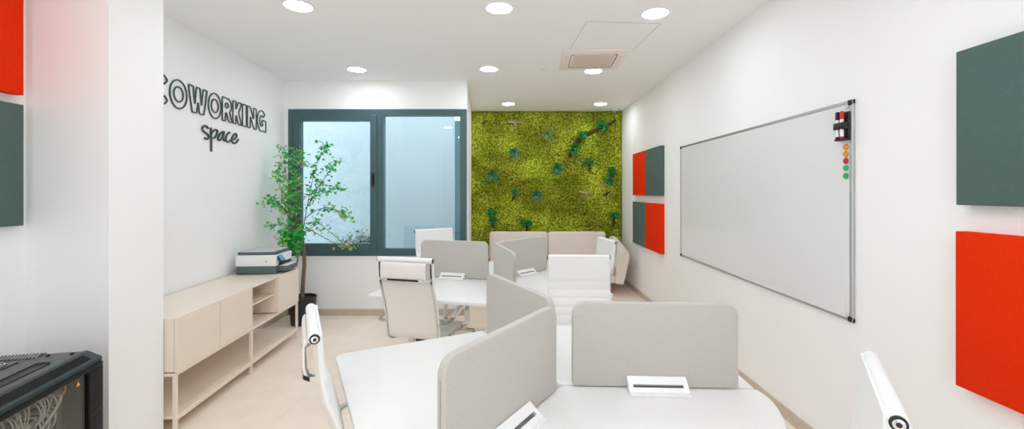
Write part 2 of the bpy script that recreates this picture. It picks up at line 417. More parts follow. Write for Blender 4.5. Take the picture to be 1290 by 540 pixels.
wallpanel('acoustic_panel', 'red acoustic panel, bottom right of the small block of four', M_red, (RW, 5.60, 1.080), .622, grp=G, rotz=rr)
rl = R(-90)+WALLROT
wallpanel('acoustic_panel', 'red acoustic panel high on the left wall before the pillar', M_red, (LW(1.94), 1.94, 2.365), .635, grp=G, rotz=rl)
wallpanel('acoustic_panel', 'slate green acoustic panel on the left wall, under the red one', M_slate, (LW(1.94), 1.94, 1.68), .635, grp=G, rotz=rl)

# ------------------------------------------------------------------ whiteboard with its things
def whiteboard():
    y0, y1, z0, z1 = 2.318, 4.735, .832, 2.041
    t = thing('whiteboard', 'large white magnetic board with aluminium frame on the right wall', 'whiteboard', (RW, (y0+y1)/2, z0), rr)
    # local x -> world +y, local y -> world -x
    L, H = y1-y0, z1-z0
    bm = newbm(); box(bm, (0, .008, H/2), (L-.02, .010, H-.02)); obj('writing_surface', bm, M_board, t, 0)
    def bar(p, q):
        bm = newbm(); sec = [(-1, -.75), (1, -.75), (1, .3), (.6, .75), (-.6, .75), (-1, .3)]
        sweep(bm, [p, q], .011, section=[(s[1], s[0]) for s in sec], up=(0, 1, 0)); return obj('frame_bar', bm, M_alu, t, 20)
    e = .011
    bar((-L/2+e, .009, .0), (-L/2+e, .009, H)); bar((L/2-e, .009, 0), (L/2-e, .009, H)); bar((-L/2, .009, e), (L/2, .009, e)); bar((-L/2, .009, H-e), (L/2, .009, H-e))
    for sx in (-1, 1):
        for z in (0, H):
            bm = newbm(); box(bm, (sx*(L/2-.015), .011, z+(.015 if z == 0 else -.015)), (.028, .024, .030), bevel=.006); obj('corner_cap', bm, M_black, t)
    face = RW-.015
    def at(y, z, off=0): return (face-off, y, z)
    # pen holder with markers
    h = thing('marker_holder', 'black magnetic marker holder at the top right of the whiteboard', 'marker holder', at(2.369, 1.902), rr)
    bm = newbm(); box(bm, (0, .006, 0), (.075, .012, .158), bevel=.005); obj('back_plate', bm, M_black, h)
    bm = newbm(); box(bm, (0, .024, .0), (.079, .034, .040), bevel=.006); obj('clip_band', bm, M_black, h)
    bm = newbm(); box(bm, (0, .018, -.074), (.075, .034, .012), bevel=.004); obj('bottom_ledge', bm, M_black, h)
    for k, (dx, lab) in enumerate(((.018, 'white marker with black cap in the magnetic holder'), (-.014, 'white marker with red cap in the magnetic holder'))):
        m = thing('board_marker', lab, 'marker', at(2.369+dx, 1.902), rr, 'markers in the holder')
        bm = newbm(); lathe(bm, [(.005, -.066), (.0095, -.064), (.0095, .036), (.007, .038)], (0, .030, 0), 16); obj('barrel', bm, M_plastic, m)
        bm = newbm(); lathe(bm, [(.0100, .036), (.0105, .040), (.0095, .078), (.006, .081)], (0, .030, 0), 16); obj('cap', bm, (M_black, mat('marker_red', (214, 28, 30), .4))[k], m)
        bm = newbm(); lathe(bm, [(.0098, -.068), (.0098, -.058)], (0, .030, 0), 16); obj('end_plug', bm, (M_black, MATS.get('marker_red') or M_black)[k], m)
    cols = [((244, 150, 24), 'upper of the two orange round magnets on the whiteboard'), ((240, 146, 30), 'lower of the two orange round magnets on the whiteboard'),
            ((206, 24, 34), 'red round magnet between the orange and green ones'), ((40, 184, 104), 'upper of the two green round magnets on the whiteboard'), ((38, 178, 100), 'lowest round magnet in the row, green, on the whiteboard')]
    for (c, lab), z in zip(cols, (1.787, 1.749, 1.711, 1.672, 1.628)):
        bm = newbm(); lathe(bm, [(.0165, 0), (.0165, .005), (.014, .0085), (.004, .009)], (0, 0, 0), 24, 'y')
        tag(obj('round_magnet', bm, mat('magnet_%d_%d' % (c[0], c[2]), c, .35), None, loc=at(2.362, z), rotz=rr), lab, 'magnet', 'round magnets in a row')
    for z, lab in ((2.010, 'small clear round magnet in the top corner of the whiteboard'), (.862, 'small clear round magnet in the bottom corner of the whiteboard')):
        bm = newbm(); lathe(bm, [(.012, 0), (.012, .005), (.009, .008), (.003, .0085)], (0, 0, 0), 20, 'y')
        tag(obj('round_magnet', bm, mat('magnet_clear', (205, 208, 208), .2), None, loc=at(2.352, z), rotz=rr), lab, 'magnet', 'clear magnets')
whiteboard()

# ------------------------------------------------------------------ lettering on the left wall
def lettering():
    yref = 3.2
    nrm = Vector((1, .077, 0)).normalized()
    def wp(y, z, off=.008): 
        return Vector((LW(y), y, z))+nrm*off
    t = thing('wall_lettering', 'dark outline letters COWORKING on the white left wall', 'sign', (LW(3.22), 3.22, 2.21))
    T0 = Vector(t.location)
    spans = [('C', 3.205, 3.372), ('O', 3.366, 3.573), ('W', 3.578, 3.835), ('O', 3.841, 4.040), ('R', 4.046, 4.215), ('K', 4.220, 4.384), ('I', 4.388, 4.474), ('N', 4.480, 4.669), ('G', 4.676, 4.872)]
    def arc(cx, cy, rx, ry, a0, a1, n=26): return [(cx+rx*math.cos(R(a0+(a1-a0)*k/n)), cy+ry*math.sin(R(a0+(a1-a0)*k/n))) for k in range(n+1)]
    GL = {
     'O': [arc(.5, .5, .5, .5, 0, 350, 35), arc(.5, .5, .275, .262, 0, 350, 35)],
     'C': [arc(.5, .5, .5, .5, 42, 318)+[(.68, .30)]+arc(.5, .5, .25, .255, 310, 50, 18)+[(.68, .70)]],
     'W': [[(0, 1), (.24, 1), (.34, .32), (.41, 1), (.61, 1), (.69, .32), (.78, 1), (1, 1), (.82, 0), (.58, 0), (.51, .44), (.43, 0), (.19, 0)]],
     'R': [[(0, 0), (0, 1), (.5, 1)]+arc(.52, .69, .43, .31, 80, -58, 12)+[(1, 0), (.66, 0), (.42, .36), (.33, .36), (.33, 0)], [(.33, .79), (.33, .58)]+arc(.45, .685, .18, .105, -80, 80, 8)],
     'K': [[(0, 0), (0, 1), (.34, 1), (.34, .64), (.60, 1), (1, 1), (.64, .53), (1, 0), (.62, 0), (.37, .40), (.34, .36), (.34, 0)]],
     'I': [[(0, 0), (0, 1), (1, 1), (1, 0)]],
     'N': [[(0, 0), (0, 1), (.31, 1), (.68, .45), (.68, 1), (1, 1), (1, 0), (.70, 0), (.32, .56), (.32, 0)]],
     'G': [arc(.5, .5, .5, .5, 42, 285)+[(.74, .07), (.76, 0), (1, 0), (1, .54), (.54, .54), (.54, .37), (.70, .37)]+arc(.5, .5, .22, .255, 300, 52, 18)+[(.70, .69)]],
    }
    for ch, y0, y1 in spans:
        bm = newbm(); e = .006; zt, zb = (2.446, 2.212) if ch not in 'OCG' else (2.450, 2.208)
        for loop in GL[ch]:
            P = []
            n = len(loop)
            for k in range(n):
                a, b = loop[k], loop[(k+1) % n]
                A_, B_ = [wp(y0+e+u*(y1-y0-2*e), zb+e+v*(zt-zb-2*e))-T0 for u, v in (a, b)]
                L = (B_-A_).length
                if L > .03: P += [A_.lerp(B_, t_) for t_ in (.006/L, .5, 1-.006/L)]
                else: P += [A_.lerp(B_, .5)]
            sweep(bm, P, .0060, 7, closed=True)
        obj('letter', bm, M_sign, t)
    S = [[(3.84, 2.108), (3.817, 2.125), (3.785, 2.121), (3.759, 2.099), (3.781, 2.073), (3.835, 2.054), (3.849, 2.035), (3.835, 2.015), (3.808, 2.009), (3.792, 2.018)],
         [(3.879, 2.122), (3.884, 2.019), (3.886, 1.905)],
         [(4.08, 2.112), (4.044, 2.103), (4.003, 2.07), (3.985, 2.034), (4.003, 2.022), (4.044, 2.047), (4.077, 2.108), (4.064, 2.059), (4.069, 2.035), (4.095, 2.029)],
         [(4.172, 2.113), (4.149, 2.112), (4.114, 2.072), (4.108, 2.036), (4.138, 2.023), (4.181, 2.036)],
         [(4.181, 2.042), (4.248, 2.063), (4.284, 2.094), (4.279, 2.117), (4.248, 2.112), (4.209, 2.071), (4.203, 2.038), (4.236, 2.021), (4.282, 2.034), (4.316, 2.068)]]
    bowl = [(3.879, 2.054), (3.907, 2.091), (3.944, 2.111), (3.973, 2.106), (3.968, 2.075), (3.939, 2.04), (3.891, 2.025)]
    t2 = thing('script_lettering', 'dark handwritten style word space under the outline letters', 'sign', (LW(3.75), 3.75, 1.9))
    T1 = Vector(t2.location)
    for k, st in enumerate(S):
        bm = newbm()
        for s in ([st, bowl] if k == 1 else [st]):
            P = catmull([wp(y, z, .009)-T1 for y, z in s], 7); sweep(bm, P, .0088, 8)
        obj('letter', bm, M_sign, t2, 60)
lettering()

# ------------------------------------------------------------------ sideboard
def sideboard():
    # local x runs along the wall away from the camera, local y out of the wall (towards the room)
    y0 = 2.728; L = 1.815; D = .50
    rot = R(90)+WALLROT
    fx = -1.951-.077*y0                                         # front line at the near end
    t = thing('sideboard', 'long cream sideboard with doors and open shelves along the left wall', 'sideboard', (fx, y0, 0), rot)
    # local +y points to -x world (into the wall), so the body spans y 0..D
    zt, zb = .735, .385
    w = L/4
    th = .016
    def part(name, c, s, bev=.0015, m=M_beige, par=t):
        bm = newbm(); box(bm, c, s, bevel=bev); return obj(name, bm, m, par, 0)
    part('top', (L/2, D/2, zt-.006), (L+.004, D, .012))
    part('bottom', (L/2, D/2+.002, zb-.010), (L, D-.004, .020))
    part('back_panel', (L/2, D-.006, (zt+zb)/2), (L-.01, .010, zt-zb-.03))
    for k, x in enumerate((th/2, w*2, w*3, L-th/2)):
        part('side_panel', (x, D/2+.0045, (zt+zb)/2-.002), (th, D-.019, zt-zb-.018))
    part('divider', (w, D/2+.02, (zt+zb)/2-.002), (th, D-.06, zt-zb-.018))
    part('shelf', (w*2.5, D/2+.012, (zt+zb)/2+.004), (w-th, D-.044, .014))
    for k in (0, 1, 3):
        d = part('door', (w*(k+.5), .004, (zt+zb)/2-.004), (w-.006, .018, zt-zb-.016), .002)
        part('push_catch', (w*(k+.5)+.18, .02, zt-.03), (.03, .012, .012), 0, M_plastic, d)
    part('lower_shelf', (L/2, D/2, .098), (L-.02, D-.02, .018))
    part('shelf_rail', (L/2, .012, .092), (L-.03, .016, .032))
    part('shelf_rail', (L/2, D-.012, .092), (L-.03, .016, .032))
    for x in (.011, w*2, L-.011):
        for y in (.012, D-.014):
            lg = part('leg', (x, y, .19), (.021, .021, .376), .002)
            bm = newbm(); lathe(bm, [(.009, 0), (.009, .006), (.006, .006)], (x, y, 0), 12); obj('foot', bm, M_black, lg)
    return t
sideboard()

def printer():
    # local x away from camera along wall, local y towards wall;  front = -y
    t = thing('printer', 'white and grey inkjet printer on the far end of the sideboard', 'printer', (-2.345, 4.185, .735), R(90)+WALLROT)
    W, D = .345, .375
    bm = newbm(); prism(bm, roundpoly([(0, 0), (W, 0), (W, D), (0, D)], [.03, .03, .015, .015]), .004, .082, .006); obj('base', bm, M_printg, t)
    bm = newbm(); prism(bm, roundpoly([(-.004, -.006), (W+.004, -.006), (W+.004, D), (-.004, D)], [.012]*4), .080, .188, .006); obj('body', bm, M_printw, t)
    bm = newbm(); prism(bm, roundpoly([(.006, .012), (W-.006, .012), (W-.006, D-.015), (.006, D-.015)], [.015]*4), .186, .216, .004); l = obj('scanner_lid', bm, M_printg, t)
    bm = newbm(); prism(bm, roundpoly([(.012, .022), (W-.012, .022), (W-.012, D-.03), (.012, D-.03)], [.015]*4), .214, .226, .004); obj('lid_top', bm, mat('lid_grey', (190, 196, 196), .5), l)
    # slanted control panel at the near front corner
    rot = Matrix.Rotation(R(-32), 3, 'X')
    bm = newbm(); box(bm, (.075, -.014, .150), (.105, .014, .088), rot, .004); c = obj('control_panel', bm, M_black, t)
    bm = newbm(); box(bm, (.080, -.0215, .153), (.082, .004, .066), rot, .001); obj('touch_screen', bm, mat('screen_teal', (96, 158, 176), .2), c)
    # output slot + tray
    bm = newbm(); box(bm, (W/2+.02, -.004, .092), (W-.07, .012, .03), bevel=.003); obj('output_slot', bm, M_black, t)
    bm = newbm(); prism(bm, roundpoly([(.055, -.085), (W-.02, -.085), (W-.02, .02), (.055, .02)], [.035, .035, .002, .002]), .022, .070, .010)
    tr = obj('paper_tray', bm, M_printg, t)
    bm = newbm(); prism(bm, roundpoly([(.075, -.075), (W-.04, -.075), (W-.04, .0), (.075, .0)], [.025, .025, .002, .002]), .069, .075, .002); obj('tray_cover', bm, M_printw, tr)
    bm = newbm(); box(bm, (W/2+.015, -.084, .045), (.05, .006, .014), bevel=.003); obj('tray_grip', bm, M_black, tr)
    bm = newbm(); box(bm, (-.005, .085, .128), (.003, .018, .006)); obj('badge', bm, M_dark, t, 0)
    for x in (.03, W-.03):
        for y in (.03, D-.03):
            bm = newbm(); lathe(bm, [(.012, 0), (.012, .006), (.008, .006)], (x, y, 0), 12); obj('foot', bm, M_black, t)
printer()

# ------------------------------------------------------------------ potted tree
def tree():
    bx, by = -2.50, 5.02
    t = thing('potted_tree', 'slim leafy ivy tree in a black pot between sideboard and window', 'plant', (bx, by, 0))
    bm = newbm(); lathe(bm, [(.118, 0), (.122, .01), (.128, .13), (.146, .135), (.156, .30), (.160, .305), (.160, .318), (.150, .318), (.146, .27), (.01, .268)], n=40); obj('pot', bm, M_pot, t)
    bm = newbm(); lathe(bm, [(.145, .25), (.145, .285), (.08, .292), (.005, .295)], n=28); obj('soil', bm, M_soil, t)
    def P(px, py, y):                                     # point of the crown, from its direction and depth
        return Vector(((px-649.5)*y/540-bx, y-by, CAMZ+(241.5-py)*y/540))
    bm = newbm()
    tr = catmull([(0, 0, .28), (.012, 0, .5), (.026, .0, .72), (.012, 0, .9), (.0, -.01, 1.1), (-.02, -.01, 1.25)], 8)
    sweep(bm, tr, [.024-.008*k/(len(tr)-1) for k in range(len(tr))], 10); obj('trunk', bm, M_trunk, t, 60)
    bm = newbm(); rnd = random.Random(12)
    hub = tr[-1]; mid = tr[-12]
    br = [  # list of points (px, py, depth) leaf count, spread, size, yellow share
        ([(375, 290, 5.0), (368, 255, 4.95), (360, 215, 4.9), (357, 186, 4.88)], 40, .045, .055, .12),
        ([(377, 292, 5.0), (372, 260, 5.0), (375, 225, 5.02), (378, 200, 5.0), (376, 192, 5.0)], 34, .05, .055, .3),
        ([(380, 300, 5.02), (386, 265, 5.0), (393, 230, 4.98), (400, 205, 4.95), (413, 181, 4.92)], 46, .04, .055, .08),
        ([(386, 262, 5.0), (399, 240, 5.02), (412, 220, 5.05), (424, 203, 5.05)], 30, .035, .055, .08),
        ([(388, 252, 5.0), (402, 245, 4.95), (418, 239, 4.9), (433, 237, 4.88)], 24, .028, .052, .02),
        ([(384, 275, 5.0), (400, 264, 4.95), (418, 262, 4.9), (432, 270, 4.88), (442, 272, 4.86)], 30, .035, .052, .2),
        ([(384, 282, 5.0), (400, 280, 4.9), (420, 296, 4.8), (436, 309, 4.75)], 10, .03, .05, .5),
        ([(372, 300, 4.95), (362, 270, 4.85), (350, 255, 4.75), (336, 251, 4.68)], 34, .038, .056, .05),
        ([(372, 300, 4.95), (358, 282, 4.85), (344, 284, 4.75), (331, 286, 4.68)], 12, .03, .05, .0),
        ([(372, 296, 4.95), (362, 270, 4.9), (352, 230, 4.85), (349, 212, 4.82)], 26, .035, .05, .25),
        ([(374, 300, 4.95), (372, 270, 4.9), (368, 248, 4.88), (366, 235, 4.86)], 60, .06, .055, .35),
        ([(378, 296, 4.98), (390, 288, 4.95), (400, 282, 4.92), (402, 278, 4.9)], 16, .05, .05, .1),
        ([(376, 298, 4.95), (368, 300, 4.86), (364, 298, 4.82), (360, 296, 4.80)], 90, .050, .06, .0),
        ([(380, 298, 4.95), (376, 303, 4.86), (372, 306, 4.82), (370, 308, 4.80)], 60, .045, .055, .0),
        ([(384, 285, 4.95), (410, 300, 4.85), (430, 309, 4.78), (449, 311, 4.74)], 12, .025, .05, .9),
        ([(378, 300, 4.95), (374, 312, 4.9), (372, 318, 4.88)], 12, .03, .05, .3),
    ]
    ga, gb = newbm(), newbm()
    for pts, n, sp, sz, ye in br:
        c = catmull([P(*p) for p in pts], 7)
        N = len(c)
        sweep(bm, c, [.0055-.0038*k/(N-1) for k in range(N)], 6)
        for i in range(int(n*2.4)):
            u = rnd.random()**.6; k = int((.12+.88*u)*(N-1)); p = c[k]+Vector((rnd.gauss(0, sp), rnd.gauss(0, sp), rnd.gauss(0, sp)))
            # keep clear of the walls
            wx, wy = p.x+bx, p.y+by
            if wx < LW(wy)+.05 or wy > YW-.08: continue
            leaf(gb if rnd.random() < ye else ga, p, rnd, sz*.76)
    sweep(bm, [P(383, 300, 4.95), P(377, 312, 4.9), P(374.5, 331, 4.88)], .008, 6)
    sweep(bm, [hub, P(378, 298, 5.0), P(377, 290, 5.0)], .013, 8)
    obj('branches', bm, M_trunk, t, 60)
    obj('leaves', ga, M_leaf, t, 0, recalc=False)
    y = obj('leaves', gb, M_leafy, t, 0, recalc=False); y['label'] = 'pale yellowish young leaves'
tree()

# ------------------------------------------------------------------ moss wall
def moss():
    from mathutils import noise
    x0, x1, z0, z1 = -.80, RW-.004, .09, HC-.006
    nx, nz = 380, 400
    t = thing('moss_wall_panel', 'olive green preserved moss covering the recess wall behind the sofa', 'moss wall', (0, YM+.02, 0))
    bm = newbm(); verts = []
    for j in range(nz+1):
        row = []
        z = z0+(z1-z0)*j/nz
        for i in range(nx+1):
            x = x0+(x1-x0)*i/nx
            p = Vector((x, z, 0))
            d = .030*noise.fractal(p*3.2, 1.0, 2.0, 3)+.030*abs(noise.noise(p*13+Vector((3, 1, 0))))+.012*noise.noise(p*34)+.012*noise.noise(p*75)
            # seams between panels
            for s in (-.13, .56, 1.22):
                g = abs(x-s+.02*math.sin(z*9))
                if g < .012: d -= .02*(1-g/.012)
            for s in (.95, 1.72, 2.45):
                g = abs(z-s+.02*math.sin(x*7))
                if g < .012: d -= .02*(1-g/.012)
            edge = min(i, nx-i, j, nz-j)
            d = max(d, -.01)+.045
            if edge < 2: d *= .4
            row.append(bm.verts.new((x, -d, z)))
        verts.append(row)
    for j in range(nz):
        for i in range(nx):
            bm.faces.new((verts[j][i], verts[j][i+1], verts[j+1][i+1], verts[j+1][i]))
    m = bpy.data.materials.new('preserved_moss'); m.use_nodes = True; nt = m.node_tree; b = nt.nodes['Principled BSDF']; b.inputs['Roughness'].default_value = .95; b.inputs['Specular IOR Level'].default_value = .1
    tc = nt.nodes.new('ShaderNodeTexCoord')
    def nz_(s, d=4, off=0):
        n = nt.nodes.new('ShaderNodeTexNoise'); n.inputs['Scale'].default_value = s; n.inputs['Detail'].default_value = d
        mp = nt.nodes.new('ShaderNodeMapping'); mp.inputs['Location'].default_value = (off, off, off)
        nt.links.new(tc.outputs['Object'], mp.inputs[0]); nt.links.new(mp.outputs[0], n.inputs['Vector']); return n
    a = nz_(38, 9); cr = nt.nodes.new('ShaderNodeValToRGB'); el = cr.color_ramp.elements
    el[0].position = .30; el[0].color = srgb((72, 86, 20)); el[1].position = .72; el[1].color = srgb((240, 238, 132))
    e = el.new(.46); e.color = srgb((150, 164, 36)); e = el.new(.58); e.color = srgb((200, 204, 70))
    nt.links.new(a.outputs['Fac'], cr.inputs[0])
    big = nz_(1.6, 2, 4); mr = nt.nodes.new('ShaderNodeMapRange'); mr.inputs['From Min'].default_value = .38; mr.inputs['From Max'].default_value = .62
    nt.links.new(big.outputs['Fac'], mr.inputs['Value'])
    mx = nt.nodes.new('ShaderNodeMixRGB'); mx.blend_type = 'MULTIPLY'; mx.inputs[2].default_value = (.48, .47, .42, 1)
    nt.links.new(mr.outputs[0], mx.inputs[0]); nt.links.new(cr.outputs[0], mx.inputs[1])
    big2 = nz_(2.3, 2, 11); mr2 = nt.nodes.new('ShaderNodeMapRange'); mr2.inputs['From Min'].default_value = .5; mr2.inputs['From Max'].default_value = .66; mr2.inputs['To Max'].default_value = .6
    nt.links.new(big2.outputs['Fac'], mr2.inputs['Value'])
    mx2 = nt.nodes.new('ShaderNodeMixRGB'); mx2.blend_type = 'MULTIPLY'; mx2.inputs[2].default_value = (.78, 1.0, .6, 1)
    nt.links.new(mr2.outputs[0], mx2.inputs[0]); nt.links.new(mx.outputs[0], mx2.inputs[1]); nt.links.new(mx2.outputs[0], b.inputs['Base Color'])
    obj('moss', bm, m, t, 180)
    bm = newbm(); box(bm, ((x0+x1)/2, -.006, (z0+z1)/2), (x1-x0-.01, .018, z1-z0-.01)); obj('backing_board', bm, M_dark, t, 0)
    M_fern = leafmat('wall_fern_green', [(.35, (18, 92, 58)), (.65, (52, 140, 92))], .4, 30)
    M_pale = leafmat('air_plant_green', [(.35, (70, 122, 70)), (.65, (134, 166, 110))], .5, 30)
    M_gloss = leafmat('glossy_green', [(.35, (20, 112, 54)), (.6, (56, 170, 92)), (.75, (140, 206, 150))], .18, 40)
    M_drift = mat('driftwood', (190, 168, 138), .8, noise=.3, scale=40)
    M_bark = mat('dark_bark', (84, 60, 44), .9, noise=.4, scale=40, bump=1, bscale=60)
    rnd = random.Random(5)
    Y = YM-.035
    def pos(px, py): return ((px-649.5)*Y/540, Y, CAMZ+(241.5-py)*Y/540)
    def blade(bm, d, L, w, droop, n=6):
        d = Vector(d).normalized(); side = d.cross(Vector((0, 1, 0.01))).normalized(); pr = None
        for k in range(n+1):
            u = k/n; c = d*L*u+Vector((0, 0, -droop*u*u)); ww = w*math.sin(math.pi*min(.98, .12+.86*u))
            nrm = Vector((0, -.3*ww, 0))
            cur = [bm.verts.new(c-side*ww), bm.verts.new(c+nrm), bm.verts.new(c+side*ww)]
            if pr:
                bm.faces.new((pr[0], pr[1], cur[1], cur[0])); bm.faces.new((pr[1], pr[2], cur[2], cur[1]))
            pr = cur
    def star(name, label, p, rad, n, w, m, droop=.03, stemm=None):
        t = thing(name, label, 'wall plant', p, 0, 'plants on the moss wall')
        bm = newbm()
        for k in range(n):
            a = 2*math.pi*k/n+rnd.uniform(-.2, .2); L = rad*rnd.uniform(.6, 1.1)
            blade(bm, (math.cos(a), rnd.uniform(-.9, -.25), math.sin(a)), L, w, droop)
        obj('leaves', bm, m, t, 60, recalc=False)
        bm = newbm(); sweep(bm, [(0, .03, 0), (0, -.02, 0)], .016, 8); obj('stalk', bm, M_bark, t)
    def rosette(label, p, blobs, stem=None):
        t = thing('wall_succulent', label, 'wall plant', p, 0, 'plants on the moss wall')
        bm = newbm()
        for (dx, dz, r) in blobs:
            for k in range(80):
                v = Vector((rnd.gauss(0, 1), -abs(rnd.gauss(0, 1)), rnd.gauss(0, 1))).normalized()
                leaf(bm, Vector((dx, -.03, dz))+v*r*rnd.uniform(.5, 1), rnd, r*.62, 1)
        obj('leaves', bm, M_gloss, t, 0, recalc=False)
        bm = newbm(); s = stem or ((0, .02, 0), (.01, -.03, -.02)); sweep(bm, catmull(s, 4), .018, 7); obj('stem', bm, M_bark, t, 60)
    star('wall_fern', 'dark green spiky fern in the upper left of the moss wall', pos(648, 191), .135, 30, .011, M_fern)
    star('wall_fern', 'dark green spiky fern at the centre of the moss wall', pos(702, 211), .135, 30, .011, M_fern)
    star('wall_fern', 'bluish green broad fern at the left edge of the moss wall', pos(620, 220), .14, 20, .017, M_fern)
    star('wall_fern', 'dark green spiky fern just below the middle of the moss wall', pos(676, 245), .145, 28, .012, M_fern)
    star('air_plant', 'pale green air plant with long curling leaves on the moss', pos(690, 168), .19, 18, .009, M_pale, .06)
    rosette('small leafy plant on a brown stem, right of the central fern', pos(740, 206), [(-.05, .02, .055), (.05, .03, .055)], ((.02, .02, .0), (.03, -.04, -.06), (.03, -.02, -.14)))
    rosette('two glossy green rosettes near the right edge of the moss wall', pos(769, 221), [(.02, .07, .075), (-.03, -.07, .075)])
    rosette('small green plant with brown stem left of the lower fern', pos(649, 244), [(.0, .02, .065)], ((0, .02, 0), (-.03, -.03, -.07), (-.05, -.02, -.12)))
    rosette('glossy green plant at the lower left of the moss wall', pos(619.5, 272), [(-.01, .06, .075), (.02, -.06, .07)], ((0, .02, -.05), (.02, -.03, -.12), (.02, -.01, -.19)))
    rosette('glossy green plant right above the left sofa cushion', pos(663, 281.5), [(-.05, .02, .06), (.05, .02, .06)], ((0, .02, 0), (.01, -.03, -.06), (.01, -.01, -.12)))
    rosette('glossy green plant on dark stem at the lower right of the moss', pos(773, 272), [(-.04, .01, .055), (.05, .02, .055)], ((0, .02, 0), (0, -.03, -.08), (-.01, -.01, -.17)))
    # long branch with three glossy clumps
    B = [pos(717, 198), pos(722, 187), pos(731, 174), pos(743, 167), pos(757, 161), pos(768, 156), pos(775, 152)]
    o = Vector(B[0])
    t = thing('wall_branch', 'long brown branch running up the upper right of the moss wall', 'branch', B[0])
    bm = newbm(); c = catmull([Vector(b)-o+Vector((0, -.035, 0)) for b in B], 6); sweep(bm, c, [.036-.014*abs(k/(len(c)-1)*2-.7)+rnd.uniform(-.004, .004) for k in range(len(c))], 9)
    obj('wood', bm, M_bark, t, 60)
    for p, lab in ((pos(723, 188), 'glossy green clump at the lower end of the long branch'), (pos(732, 171), 'glossy green clump on the middle of the long branch'), (pos(757, 158), 'glossy green clump on the upper part of the long branch')):
        rosette(lab, (p[0], p[1]-.05, p[2]), [(0, 0, .085)], ((0, .05, 0), (.01, 0, -.02)))
    # driftwood knots
    def knot(label, p, m, segs):
        t = thing('driftwood', label, 'driftwood', p)
        bm = newbm()
        for s in segs: c = catmull([Vector(q) for q in s], 4); sweep(bm, c, [.020-.010*k/(len(c)-1) for k in range(len(c))], 7)
        obj('wood', bm, m, t, 60)
    knot('pale driftwood piece in the top left of the moss wall', pos(648, 156), M_drift, [((-.10, -.02, .03), (0, -.05, .02), (.11, -.03, .03)), ((0, -.04, .02), (.03, -.05, -.05), (.01, -.02, -.09)), ((-.03, -.04, .02), (-.05, -.04, .07))])
    knot('pale driftwood twig at the right of the moss wall', pos(738, 243), M_drift, [((-.12, -.02, .03), (-.02, -.05, .0), (.08, -.03, .03)), ((0, -.04, 0), (.01, -.05, -.06)), ((.03, -.04, .01), (.06, -.03, -.03))])
    knot('short dark bark stub under the two glossy rosettes', pos(764.5, 243), M_bark, [((-.05, .0, -.03), (.0, -.06, .0), (.06, -.03, .03)), ((0, -.04, 0), (-.02, -.05, -.05))])
    knot('small dark bark piece in the upper left corner of the moss', pos(611, 154), M_bark, [((-.04, .0, -.02), (.0, -.04, .0), (.04, -.02, .03))])
moss()

# ------------------------------------------------------------------ sofa
def sofa():
    t = thing('sofa', 'beige pink fabric sofa against the moss wall', 'sofa', (0, 0, 0))
    t.location = (.5, 6.85, 0); ox, oy = .5, 6.85
    def cush(name, x0, x1, y0, y1, z0, z1, bev=.05, tilt=0, m=M_sofa):
        bm = newbm(); box(bm, (0, 0, 0), (x1-x0, y1-y0, z1-z0), bevel=bev, seg=4)
        for v in bm.verts:
            fx = 1-(v.co.x/((x1-x0)/2))**2; fz = 1-(v.co.z/((z1-z0)/2))**2
            v.co.y += math.copysign(.025*max(0, fx)*max(0, fz), v.co.y)
            v.co.z += math.copysign(.012*max(0, fx), v.co.z) if abs(v.co.z) > (z1-z0)*.4 else 0
        bmesh.ops.rotate(bm, cent=(0, 0, 0), matrix=Matrix.Rotation(R(tilt), 3, 'X'), verts=bm.verts[:])
        bmesh.ops.translate(bm, vec=((x0+x1)/2-ox, (y0+y1)/2-oy, (z0+z1)/2), verts=bm.verts[:])
        return obj(name, bm, m, t, 60)
    cush('seat_base', -.44, 1.50, 6.40, 7.18, .17, .30, .03)
    cush('seat_cushion', -.43, .525, 6.36, 7.05, .29, .45, .05); cush('seat_cushion', .53, 1.48, 6.36, 7.05, .29, .45, .05)
    cush('back_cushion', -.43, .525, 6.95, 7.15, .42, .885, .05, -8); cush('back_cushion', .53, 1.475, 6.95, 7.15, .42, .885, .05, -8)
    bm = newbm(); box(bm, (.53-ox, 7.22-oy, .47), (1.92, .10, .60), bevel=.03, seg=3); obj('backrest', bm, M_sofa, t, 60)
    # flared right arm: profile in x-z swept along y
    prof = roundpoly([(1.475, .17), (1.60, .16), (1.70, .60), (1.66, .70), (1.57, .66), (1.49, .42)], [.02, .03, .06, .05, .05, .05], 5)
    bm = newbm(); N = 7
    rings = []
    for k in range(N):
        u = k/(N-1); y = 6.34+.84*u; inset = .02*(1-min(1, u/.06)) + .02*(1-min(1, (1-u)/.06))
        cx = sum(p[0] for p in prof)/len(prof); cz = sum(p[1] for p in prof)/len(prof)
        rings.append([bm.verts.new((cx+(p[0]-cx)*(1-inset*4)-ox, y-oy, cz+(p[1]+.14*u*(p[1]>.45)-cz)*(1-inset*2))) for p in prof])
    for A, B in zip(rings, rings[1:]):
        for k in range(len(A)): bm.faces.new((A[k], A[(k+1) % len(A)], B[(k+1) % len(A)], B[k]))
    bm.faces.new(rings[0]); bm.faces.new(rings[-1]); obj('arm', bm, M_sofa, t, 50)
    for x, y in ((-.38, 6.46), (1.43, 6.46), (-.38, 7.12), (1.43, 7.12)):
        bm = newbm(); lathe(bm, [(.013, 0), (.024, .17), (.02, .175)], (x-ox, y-oy, 0), 14); obj('leg', bm, M_wood, t)
sofa()

